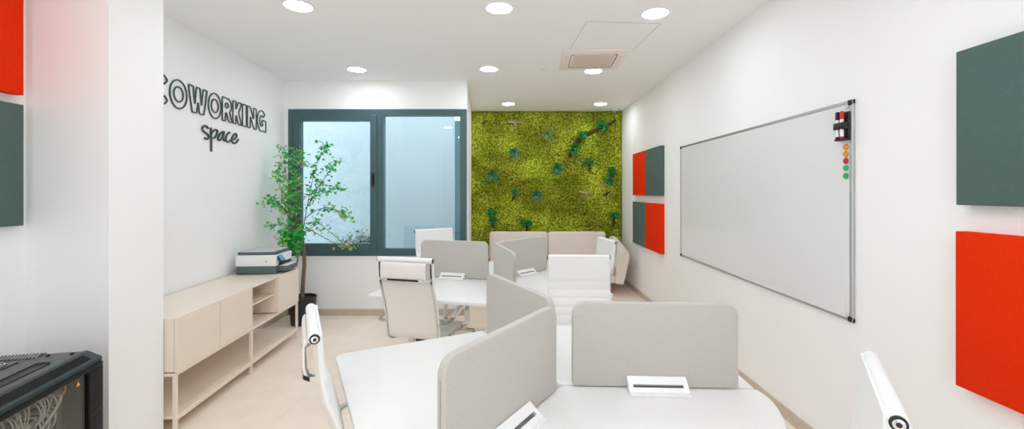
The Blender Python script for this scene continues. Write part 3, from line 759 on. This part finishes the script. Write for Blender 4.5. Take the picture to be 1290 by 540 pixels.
# ------------------------------------------------------------------ desks
DL, DD, DH = .80, .795, .74
def make_desk(label, group):
    t = thing('desk', label, 'desk', (0, 0, 0), 0, group)
    c, s = math.cos(R(120)), math.sin(R(120))
    raw = [(.022, .006), (DL-.008, .006), (DL-.008, DD), (-.10, DD)]
    pts = roundpoly([raw[0], raw[1], raw[2], (.10, DD)], [0, 0, .055, 0], 8)[:-1]
    # straight front edge that bends over into the neighbour's end line
    q = catmull([(.10, DD, 0), (-.06, DD, 0), (-.16, DD-.004, 0), (-.25, .772, 0), (-.33, .742, 0), (-.393, .694, 0)], 6)
    pts += [(v.x, v.y) for v in q]
    n = Vector((s, -c)) * .006
    pts += [(.022*c+n.x, .022*s+n.y)]
    bm = newbm(); prism(bm, pts, DH-.025, DH, .004, 3); obj('tabletop', bm, M_white, t, 30)
    bm = newbm(); box(bm, (.36, .37, DH-.050), (.60, .04, .045)); box(bm, (.04, .22, DH-.050), (.04, .26, .045)); obj('underframe', bm, M_plastic, t, 0)
    for x, y, lw in ((.62, .37, .045), (.034, .034, .030)):
        bm = newbm(); box(bm, (x, y, (DH-.03)/2), (lw, lw, DH-.03), bevel=.004); l = obj('leg', bm, M_plastic, t)
        bm = newbm(); lathe(bm, [(lw*.48, 0), (lw*.48, .008), (lw*.3, .012)], (x, y, 0), 14); obj('foot', bm, M_black, l)
    return t
S0, SW, SH, ST = .052, .670, .347, .030
def make_screen(label, group):
    t = thing('desk_screen', label, 'desk screen', (0, 0, DH), 0, group)
    prof = roundpoly([(S0, .004), (S0+SW, .004), (S0+SW, SH), (S0, SH)], [.012, .012, .055, .055], 8)
    bm = newbm(); prism(bm, prof, -ST/2, ST/2, .007, 3)
    bmesh.ops.rotate(bm, cent=(0, 0, 0), matrix=Matrix.Rotation(R(90), 3, 'X'), verts=bm.verts[:])
    p = obj('panel', bm, M_fabric, t)
    for x in (S0, S0+SW):
        bm = newbm(); sweep(bm, [(x, 0, .02), (x, 0, SH-.06)], .0016, 6); obj('zip_seam', bm, mat('seam_grey', (150, 150, 148), .8), p)
    return t
def add_clamp(t, side):
    """white sloping clamp plate with a slot; side -1: local -y"""
    bm = newbm(); cx = S0+SW*.505; w = .118
    y0, z0, y1, z1 = ST/2+.001, .048, ST/2+.056, .006
    d = Vector((0, y1-y0, z1-z0)); n = Vector((0, -(z1-z0), (y1-y0))).normalized()*.004
    def q(u, v): p = Vector((cx+u*w, y0, z0))+d*v; return p
    def slab(u0, u1, v0, v1):
        a = [q(u0, v0), q(u1, v0), q(u1, v1), q(u0, v1)]
        lo = [bm.verts.new(p-n) for p in a]; hi = [bm.verts.new(p+n) for p in a]
        bm.faces.new(lo); bm.faces.new(hi)
        for k in range(4): bm.faces.new((lo[k], lo[(k+1) % 4], hi[(k+1) % 4], hi[k]))
    slab(-1, 1, 0, .50); slab(-1, 1, .70, 1); slab(-1, -.84, .50, .70); slab(.84, 1, .50, .70)
    box(bm, (cx, y1+.008, .0042), (2*w, .026, .0075), bevel=.002)
    for sx in (-1, 1):
        a = [Vector((cx+sx*w, y0, .002)), Vector((cx+sx*w, y1, .002)), Vector((cx+sx*w, y0, z0))]
        lo = [bm.verts.new(p) for p in a]; hi = [bm.verts.new(p-Vector((sx*.004, 0, 0))) for p in a]
        bm.faces.new(lo); bm.faces.new(hi)
        for k in range(3): bm.faces.new((lo[k], lo[(k+1) % 3], hi[(k+1) % 3], hi[k]))
    if side < 0:
        bmesh.ops.scale(bm, vec=(1, -1, 1), verts=bm.verts[:])
    obj('clamp', bm, M_plastic, t, 0)
C1, T1 = (.182, 1.777), R(-2.4)
C2, T2 = (-.197, 3.89), R(-14.8)
def clusters():
    d0 = make_desk('white desk behind the frontal grey screen of the nearer group', 'desks of the two groups')
    s0 = make_screen('grey felt screen seen face on, nearest the whiteboard', 'felt desk screens'); add_clamp(s0, -1); add_clamp(s0, 1)
    dl = {0: None, 120: 'white desk at the left of the nearer group, beside the chrome edged chair', 240: 'white desk of the nearer group at the bottom right, closest to the camera'}
    sl = {0: None, 120: 'grey felt screen of the nearer group that slants away to the back left', 240: 'closest grey felt screen, slanting towards the bottom left'}
    for a in (0, 120, 240):
        for proto, lab, z in ((d0, dl[a], 0), (s0, sl[a], DH)):
            if lab is None: proto.location = (C1[0], C1[1], z); proto.rotation_euler = (0, 0, T1)
            else: dup(proto, lab, (C1[0], C1[1], z), T1+R(a))
    dl = {180: 'white desk of the rear group in front of its frontal screen, facing camera', 300: 'white desk of the rear group on the right, in front of the sofa', 60: 'white desk of the rear group at the back, near the window'}
    sl = {180: 'small looking grey felt screen seen face on in front of the window', 300: 'narrow looking grey felt screen of the rear group pointing at the camera', 60: 'grey felt screen standing right in front of the left sofa cushion'}
    for a in (180, 300, 60):
        dup(d0, dl[a], (C2[0], C2[1], 0), T2+R(a)); dup(s0, sl[a], (C2[0], C2[1], DH), T2+R(a))
clusters()

# ------------------------------------------------------------------ office chairs
def make_chair():
    t = thing('office_chair', 'x', 'chair', (0, 0, 0), 0, 'white office chairs around the desks')
    prof = [(.275, .425), (.25, .447), (.16, .452), (.0, .440), (-.10, .432), (-.165, .440), (-.203, .475), (-.217, .545), (-.236, .65), (-.262, .745), (-.296, .845), (-.310, .95), (-.318, 1.060)]
    P = catmull([(0, a, b) for a, b in prof], 14)
    # normals to the sitting side
    N = len(P); nr = []; arc = [0]
    for i in range(N):
        tg = (P[min(i+1, N-1)]-P[max(i-1, 0)]).normalized(); nr.append(Vector((0, tg.z, -tg.y)))
        if i: arc.append(arc[-1]+(P[i]-P[i-1]).length)
    def sling(i0, i1, name, m, ribs, hw):
        bm = newbm(); xs = [-hw, -hw+.006, -hw*.5, 0, hw*.5, hw-.006, hw]; rows = []
        for i in range(i0, i1+1):
            rb = abs(math.sin(math.pi*arc[i]/.058))**.35 if ribs(P[i]) else 1
            f, b = .006+.006*rb, -.006
            row = []
            for k, x in enumerate(xs):
                e = .35 if k in (0, len(xs)-1) else 1
                row.append((bm.verts.new(P[i]+nr[i]*f*e+Vector((x, 0, 0))), bm.verts.new(P[i]+nr[i]*b*e+Vector((x, 0, 0)))))
            rows.append(row)
        n = len(xs)
        for A, B in zip(rows, rows[1:]):
            for k in range(n-1):
                bm.faces.new((A[k][0], A[k+1][0], B[k+1][0], B[k][0])); bm.faces.new((A[k+1][1], A[k][1], B[k][1], B[k+1][1]))
            bm.faces.new((A[0][1], A[0][0], B[0][0], B[0][1])); bm.faces.new((A[-1][0], A[-1][1], B[-1][1], B[-1][0]))
        for row in (rows[0], rows[-1]):
            for k in range(n-1): bm.faces.new((row[k][0], row[k+1][0], row[k+1][1], row[k][1]))
        return obj(name, bm, m, t, 50)
    split = min(range(N), key=lambda i: (P[i]-Vector((0, -.203, .475))).length)
    sling(0, split, 'seat', M_sling, lambda p: True, .210)
    sling(split, N-1, 'backrest', M_sling, lambda p: p.z < .91, .219)
    bm = newbm(); Q = [P[i]-nr[i]*.0085 for i in range(split-6, N-12)]
    sweep(bm, Q, 1.0, section=[(-.196, -.0015), (.196, -.0015), (.196, .0015), (-.196, .0015)], up=(1, 0, 0)); b_ = obj('back_mesh', bm, M_mesh, t, 40); b_['label'] = 'beige mesh on the rear of the back'
    # chrome side frames
    for sx in (-1, 1):
        bm = newbm(); Q = [p+Vector((sx*.204, 0, 0)) for p in P]
        sweep(bm, Q[4:], 1.0, section=[(-.006, -.020), (.006, -.020), (.006, .002), (-.006, .002)], up=(1, 0, 0)); obj('side_frame', bm, M_chrome, t, 30)
    # padded roll along the top with ringed end caps
    bm = newbm(); lathe(bm, [(.012, -.219), (.0185, -.217), (.0205, -.208), (.0205, .208), (.0185, .217), (.012, .219)], (0, -.330, 1.051), 24, 'x'); roll = obj('top_roll', bm, M_sling, t, 50)
    for sx in (-1, 1):
        bm = newbm(); lathe(bm, [(.0165, sx*.214), (.0165, sx*.222), (.0150, sx*.2235), (.0115, sx*.2235)], (0, -.330, 1.051), 24, 'x'); obj('end_cap', bm, M_black, roll)
        bm = newbm(); lathe(bm, [(.0115, sx*.221), (.0115, sx*.225), (.008, sx*.226)], (0, -.330, 1.051), 20, 'x'); obj('cap_disc', bm, M_chrome, roll)
        bm = newbm(); lathe(bm, [(.0055, sx*.224), (.0055, sx*.2272), (.002, sx*.228)], (0, -.330, 1.051), 16, 'x'); obj('cap_bolt', bm, M_black, roll)
    # handle plate behind the shoulders
    bm = newbm(); c = catmull([(0, -.352, 1.036), (0, -.361, 1.018), (0, -.362, .97), (0, -.360, .935), (0, -.353, .918)], 5)
    sweep(bm, c, 1.0, section=[(-.178, -.003), (.178, -.003), (.178, .003), (-.178, .003)], up=(1, 0, 0)); hd = obj('back_handle', bm, M_mesh, t, 40)
    bm = newbm(); box(bm, (0, -.357, .912), (.25, .012, .013), bevel=.003); obj('handle_grip', bm, M_black, hd)
    for sx in (-1, 1):
        bm = newbm(); sweep(bm, [(sx*.202, -.318, 1.030), (sx*.182, -.336, 1.034), (sx*.172, -.354, 1.030)], .0055, 8); obj('handle_bracket', bm, M_chrome, hd)
        bm = newbm(); sweep(bm, [(sx*.202, -.306, .914), (sx*.190, -.338, .912), (sx*.165, -.354, .912), (sx*.12, -.357, .912)], 1.0, section=[(-.008, -.010), (.008, -.010), (.008, .010), (-.008, .010)], up=(0, 0, 1)); obj('handle_bracket', bm, M_chrome, hd)
    # cross spreaders
    bm = newbm(); sweep(bm, [(-.21, -.06, .424), (0, -.06, .405), (.21, -.06, .424)], .012, 8); sweep(bm, [(-.21, .15, .435), (0, .13, .410), (.21, .15, .435)], .012, 8); obj('spreader', bm, M_chrome, t)
    # arms
    for sx in (-1, 1):
        c = catmull([(sx*.210, -.222, .572), (sx*.250, -.222, .572), (sx*.280, -.190, .580), (sx*.284, -.02, .630), (sx*.284, .105, .668), (sx*.284, .150, .660), (sx*.282, .168, .620), (sx*.276, .176, .50), (sx*.260, .178, .447), (sx*.210, .178, .440)], 6)
        bm = newbm(); sweep(bm, c, 1.0, section=[(-.015, -.005), (.015, -.005), (.015, .005), (-.015, .005)], up=(1, 0, 0)); a = obj('armrest', bm, M_chrome, t, 40)
        bm = newbm(); k0, k1 = 15, 36; sweep(bm, c[k0:k1], 1.0, section=[(-.020, -.014), (.020, -.014), (.020, .007), (-.020, .007)], up=(1, 0, 0)); obj('arm_pad', bm, M_plastic, a, 40)
        bm = newbm(); sweep(bm, c[38:46], 1.0, section=[(-.020, -.008), (.020, -.008), (.020, .008), (-.020, .008)], up=(1, 0, 0)); obj('arm_sleeve', bm, M_plastic, a, 40)
    # column, lever and star base
    bm = newbm(); box(bm, (0, .03, .390), (.13, .17, .045), bevel=.01); mech = obj('tilt_mechanism', bm, M_black, t)
    bm = newbm(); sweep(bm, [(.03, .0, .392), (.17, -.0, .388)], .006, 8); sweep(bm, [(.165, 0, .388), (.205, 0, .386)], .010, 8); obj('lever', bm, M_chrome, mech)
    bm = newbm(); lathe(bm, [(.030, .075), (.030, .20), (.022, .205), (.018, .37)], n=20); obj('gas_column', bm, M_chrome, t)
    bm = newbm()
    lathe(bm, [(.045, .075), (.045, .125), (.030, .135)], n=20)
    for k in range(5):
        a = 2*math.pi*k/5+.3; u = Vector((math.cos(a), math.sin(a), 0))
        sweep(bm, [u*.03+Vector((0, 0, .108)), u*.16+Vector((0, 0, .098)), u*.305+Vector((0, 0, .074))], [1.2, 1.0, .75], section=[(-.018, -.014), (.018, -.014), (.018, .014), (-.018, .014)], up=(-u.y, u.x, 0))
    base = obj('star_base', bm, M_chrome, t, 40)
    for k in range(5):
        a = 2*math.pi*k/5+.3; u = Vector((math.cos(a), math.sin(a), 0)); n = Vector((-u.y, u.x, 0))
        bm = newbm()
        for sd in (-1, 1):
            c = u*.300+n*.016*sd+Vector((0, 0, .027))
            sweep(bm, [c-n*.009, c+n*.009], .027, 18)
        sweep(bm, [u*.300+Vector((0, 0, .03)), u*.300+Vector((0, 0, .072))], .008, 8); sweep(bm, [u*.300-n*.02+Vector((0, 0, .027)), u*.300+n*.02+Vector((0, 0, .027))], .006, 8)
        obj('caster', bm, M_black, base)
    return t
def chairs():
    ch = make_chair()
    # top roll centre (x, y), facing angle, label, extra height
    spec = [((-.762, 1.620), 27.0, 'white office chair in the left foreground, seen edge on beside the desk', 0),
            ((-.793, 3.08), 75.0, 'white office chair seen from behind with chrome frame, in front of window', 0),
            ((.925, 1.090), 146.5, 'white office chair at the bottom right corner, only its top roll showing', 0),
            ((.450, 3.06), 269, 'white ribbed office chair facing the camera behind the frontal screen', .02),
            ((-.905, 4.76), -58, 'white office chair behind the rear screen, in front of the right window pane', .06),
            ((.935, 4.40), 191, 'white office chair in front of the right sofa arm, turned left', -.01)]
    for i, ((x, y), a, lab, up) in enumerate(spec):
        f = Vector((math.cos(R(a)), math.sin(R(a))))
        loc = (x+f.x*.325, y+f.y*.325, 0); rz = R(a-90)
        if i == 0: c = ch; c.location = loc; c.rotation_euler = (0, 0, rz); c['label'] = lab
        else: c = dup(ch, lab, loc, rz)
        if up:                                            # seat raised on its gas column
            for k in [o for o in bpy.data.objects if o.parent == c and not o.name.startswith(('star_base', 'gas_column'))]: k.location.z += up
            for k in [o for o in bpy.data.objects if o.parent == c and o.name.startswith('gas_column')]: k.scale.z = (.37+up-.075)/.295; k.location.z = .075*(1-k.scale.z)
chairs()

# ------------------------------------------------------------------ server cabinet
def rack():
    A = Vector((-2.013, 2.03, 0)); e1 = Vector((-.97, -.245, 0)).normalized(); e2 = Vector((.245, -.97, 0)).normalized()
    # local x = e2 (towards the camera along the glass side), local y = -e1?  use rotation so that local -y = out of the glass
    rz = math.atan2(e2.y, e2.x)
    # local y axis = rotate(e2, 90deg) = (.97,.245) = outwards (glass side normal)
    t = thing('server_cabinet', 'black server cabinet with glass door full of white cables, before the pillar', 'server cabinet', A, rz)
    W, D, H = .56, .80, .79            # W inwards (-y), D along x
    g = .045                           # glass line lies g outside of the top plate edge
    def part(name, c, s, m=M_rack, bev=.003, par=t):
        bm = newbm(); box(bm, c, s, bevel=bev); return obj(name, bm, m, par, 0)
    for x in (.02, D-.02):
        for y in (-W+.02, g-.03): part('corner_post', (x, y, H/2-.02), (.04, .04, H-.06))
    part('bottom_panel', (D/2, -W/2+.02, .05), (D, W+.03, .06)); part('back_wall', (D/2, -W+.006, H/2), (D-.06, .010, H-.12))
    part('end_wall', (.006, -W/2+.01, H/2-.01), (.010, W-.02, H-.10)); part('end_wall', (D-.006, -W/2+.01, H/2-.01), (.010, W-.02, H-.10))
    # top plate with a recess and a bevelled, slotted edge
    top = part('top_panel', (D/2, -W/2-.012, H-.010), (D, W-.02, .020), M_racktop, .004)
    bm = newbm(); v = []
    prof = [(-.024, H), (-.014, H), (g-.002, H-.032), (g-.002, H-.050), (-.024, H-.050)]
    for x in (-.004, D): v.append([bm.verts.new((x, p[0], p[1])) for p in prof])
    for k in range(5): bm.faces.new((v[0][k], v[0][(k+1) % 5], v[1][(k+1) % 5], v[1][k]))
    bm.faces.new(v[0]); bm.faces.new(v[1]); bev = obj('bevelled_edge', bm, M_teal, t, 0)
    sl = Vector((0, g+.010, -.040)); sn = Vector((0, .032, g+.012)).normalized(); ang = math.atan2(-.032, g+.012)
    bm = newbm()
    for k in range(90):
        c = Vector((.05+k*.0080, -.014+(g+.012)*.5, H-.016))+sn*.0006
        box(bm, c, (.0036, .040, .003), Matrix.Rotation(ang, 3, 'X'))
    obj('edge_vents', bm, M_dark, bev, 0)
    bm = newbm(); box(bm, (.46, -.085, H+.0008), (.62, .055, .004))
    obj('top_slot', bm, M_black, top, 0)
    bm = newbm(); box(bm, (.455, -.108, H+.004), (.63, .006, .008), bevel=.002); box(bm, (.145, -.085, H+.004), (.006, .05, .008), bevel=.002); obj('slot_lip', bm, M_racktop, top, 0)
    bm = newbm(); box(bm, (.028, -.34, H+.0005), (.066, .34, .003)); obj('vent_field', bm, M_black, top, 0)
    bm = newbm()
    for k in range(26): box(bm, (.028, -.18-k*.0128, H+.003), (.070, .0045, .006), Matrix.Rotation(R(20), 3, 'Z'))
    obj('vent_slats', bm, mat('slat_grey', (165, 165, 170), .4, metal=.3), top, 0)
    fx, fy = .16, -.265
    bm = newbm(); box(bm, (fx, fy, H+.002), (.125, .125, .006), bevel=.002); fp = obj('fan_plate', bm, M_racktop, top, 0)
    bm = newbm(); lathe(bm, [(.054, H+.003), (.054, H+.0055), (.05, H+.0055)], (fx, fy, 0), 32); obj('fan_opening', bm, M_black, fp)
    bm = newbm()
    for r in (.015, .026, .037, .048): sweep(bm, [(fx+r*math.cos(2*math.pi*k/28), fy+r*math.sin(2*math.pi*k/28), H+.009) for k in range(28)], .002, 6, closed=True)
    for a in range(4): sweep(bm, [(fx, fy, H+.009), (fx+.056*math.cos(a*1.571+.78), fy+.056*math.sin(a*1.571+.78), H+.007)], .002, 6)
    obj('fan_guard', bm, M_chrome, fp)
    for x, y in ((.035, -.05), (.035, -.14)):
        bm = newbm(); lathe(bm, [(.008, H), (.008, H+.004), (.005, H+.006)], (x, y, 0), 14); obj('screw', bm, M_black, top)
    # glass door on the side facing the room
    dr = part('door', (D/2, g-.004, H-.060), (D-.004, .022, .020), M_rack, .004)
    part('door_rail', (D/2, g-.004, .075), (D-.004, .022, .05), M_rack, .004, dr)
    part('door_rail', (D-.03, g-.004, H/2-.01), (.056, .022, H-.16), M_rack, .004, dr)
    st = part('door_stile', (.048, g-.004, H/2+.012), (.092, .022, H-.165), M_rack, .004, dr)
    bm = newbm()
    for k in range(16): box(bm, (.05, g+.0075, H-.105-k*.038), (.062, .002, .007), Matrix.Rotation(R(28), 3, 'Y'))
    obj('stile_slots', bm, M_dark, st, 0)
    bm = newbm(); box(bm, (.42, g-.006, H/2+.012), (.66, .005, H-.165)); pn = obj('door_glass', bm, M_smoke, dr, 0)
    # inner rails
    part('mounting_rail', (.13, -.05, H/2), (.03, .03, H-.14), M_alu, .001); part('mounting_rail', (.66, -.05, H/2), (.03, .03, H-.14), M_alu, .001)
    # network gear
    def L2W(p):
        c, s = math.cos(rz), math.sin(rz); return Vector((A.x+p[0]*c-p[1]*s, A.y+p[0]*s+p[1]*c, p[2]))
    for z, lab, hh, mm in ((.655, 'dark patch panel in the top of the server cabinet', .044, M_rack), (.60, 'grey switch under the patch panel in the server cabinet', .04, mat('switch_grey', (150, 154, 152), .4, metal=.3)), (.44, 'dark patch panel in the lower half of the server cabinet', .044, M_rack)):
        d = thing('rack_unit', lab, 'network device', L2W((.395, -.142, z)), rz)  # patch panels above and below, with a switch between
        bm = newbm(); box(bm, (0, -.08, 0), (.48, .15, hh), bevel=.002); obj('chassis', bm, mm, d, 0)
        bm = newbm(); box(bm, (0, .003, 0), (.50, .006, hh+.002), bevel=.001); f = obj('face_plate', bm, M_rack, d, 0)
        bm = newbm()
        for k in range(24): box(bm, (-.21+k*.018, .0062, 0), (.011, .002, .012))
        obj('ports', bm, M_dark, f, 0)
    rnd = random.Random(4)
    for k in range(46):
        row = k % 2
        x = .205+(k//2)*.0175+rnd.uniform(-.003, .003)
        z = (.668, .612)[row]
        h = rnd.uniform(.014, .040)-.012*row; dr_ = rnd.uniform(.075, .115); ln = rnd.uniform(.02, .05)
        bu = rnd.uniform(-.012, .030)
        pts = [(x, -.132, z), (x, -.100, z+h*.5), (x+.003, -.055, z+h), (x+.006, -.012+bu*.5, z+h*.6), (x+.010, bu-.004, z-.022), (x+.016, bu-.010, z-.055), (x+.030, -.030+bu*.4, z-dr_*.85), (x+.07, -.060, z-dr_), (x+ln+.13, -.062+rnd.uniform(-.01, .02), z-dr_*1.3), (x+ln+.25, -.06, z-dr_*1.5-.05)]
        c = catmull([L2W(p)-L2W(pts[0]) for p in pts], 6)
        bm = newbm(); sweep(bm, c, .0031, 7)
        o = obj('patch_cable', bm, M_cable, None, 60, loc=L2W(pts[0]))
        tag(o, 'white patch cable looping out of the panel behind the cabinet glass', 'cable', 'white patch cables in the cabinet')
    # small triangular sticker on the glass
    bm = newbm(); prism(bm, [(-.011, -.008), (.011, -.008), (0, .012)], 0, .001)
    bmesh.ops.rotate(bm, cent=(0, 0, 0), matrix=Matrix.Rotation(R(90), 3, 'X') @ Matrix.Rotation(R(180), 3, 'Y'), verts=bm.verts[:])
    bmesh.ops.translate(bm, vec=(.15, g-.002, .690), verts=bm.verts[:]); obj('warning_sticker', bm, M_yel, pn, 0)
    pts = [(.19, -.132, .668), (.175, -.07, .700), (.17, -.015, .705), (.175, .012, .685), (.20, .0, .645), (.23, -.03, .61)]
    bm = newbm(); sweep(bm, catmull([L2W(p)-L2W(pts[0]) for p in pts], 7), .0042, 8)
    tag(obj('patch_cable', bm, M_yel, None, 60, loc=L2W(pts[0])), 'single yellow patch cable at the far end of the white bundle', 'cable')
    pts = [(.20, -.132, .612), (.19, -.05, .655), (.20, .012, .665), (.25, .024, .625), (.34, .022, .565), (.44, .02, .50), (.52, .0, .42)]
    bm = newbm(); sweep(bm, catmull([L2W(p)-L2W(pts[0]) for p in pts], 7), .0055, 8)
    tag(obj('patch_cable', bm, M_cable, None, 60, loc=L2W(pts[0])), 'thicker white cable running diagonally across the cable bundle', 'cable')
rack()

# ------------------------------------------------------------------ light, world, camera
w = bpy.data.worlds.new('sky'); SC.world = w; w.use_nodes = True; nt = w.node_tree
bg = nt.nodes['Background']; bg.inputs[0].default_value = (.90, .96, 1.0, 1); bg.inputs[1].default_value = 1.6
cam = bpy.data.cameras.new('camera'); co = bpy.data.objects.new('camera', cam); COL.objects.link(co)
co.location = (0, 0, CAMZ); co.rotation_euler = (R(90), 0, 0)
cam.sensor_fit = 'HORIZONTAL'; cam.sensor_width = 36; cam.lens = 36*540/1290
cam.shift_x = (645-649.5)/1290; cam.shift_y = -(270-241.5)/1290
cam.clip_start = .05
SC.camera = co
SC.view_settings.view_transform = 'Standard'; SC.view_settings.look = 'None'; SC.view_settings.gamma = 1; SC.view_settings.exposure = .85
SC.view_settings.use_curve_mapping = False
SC.cycles.max_bounces = 12; SC.cycles.diffuse_bounces = 8; SC.cycles.transparent_max_bounces = 12
SC.cycles.use_denoising = True
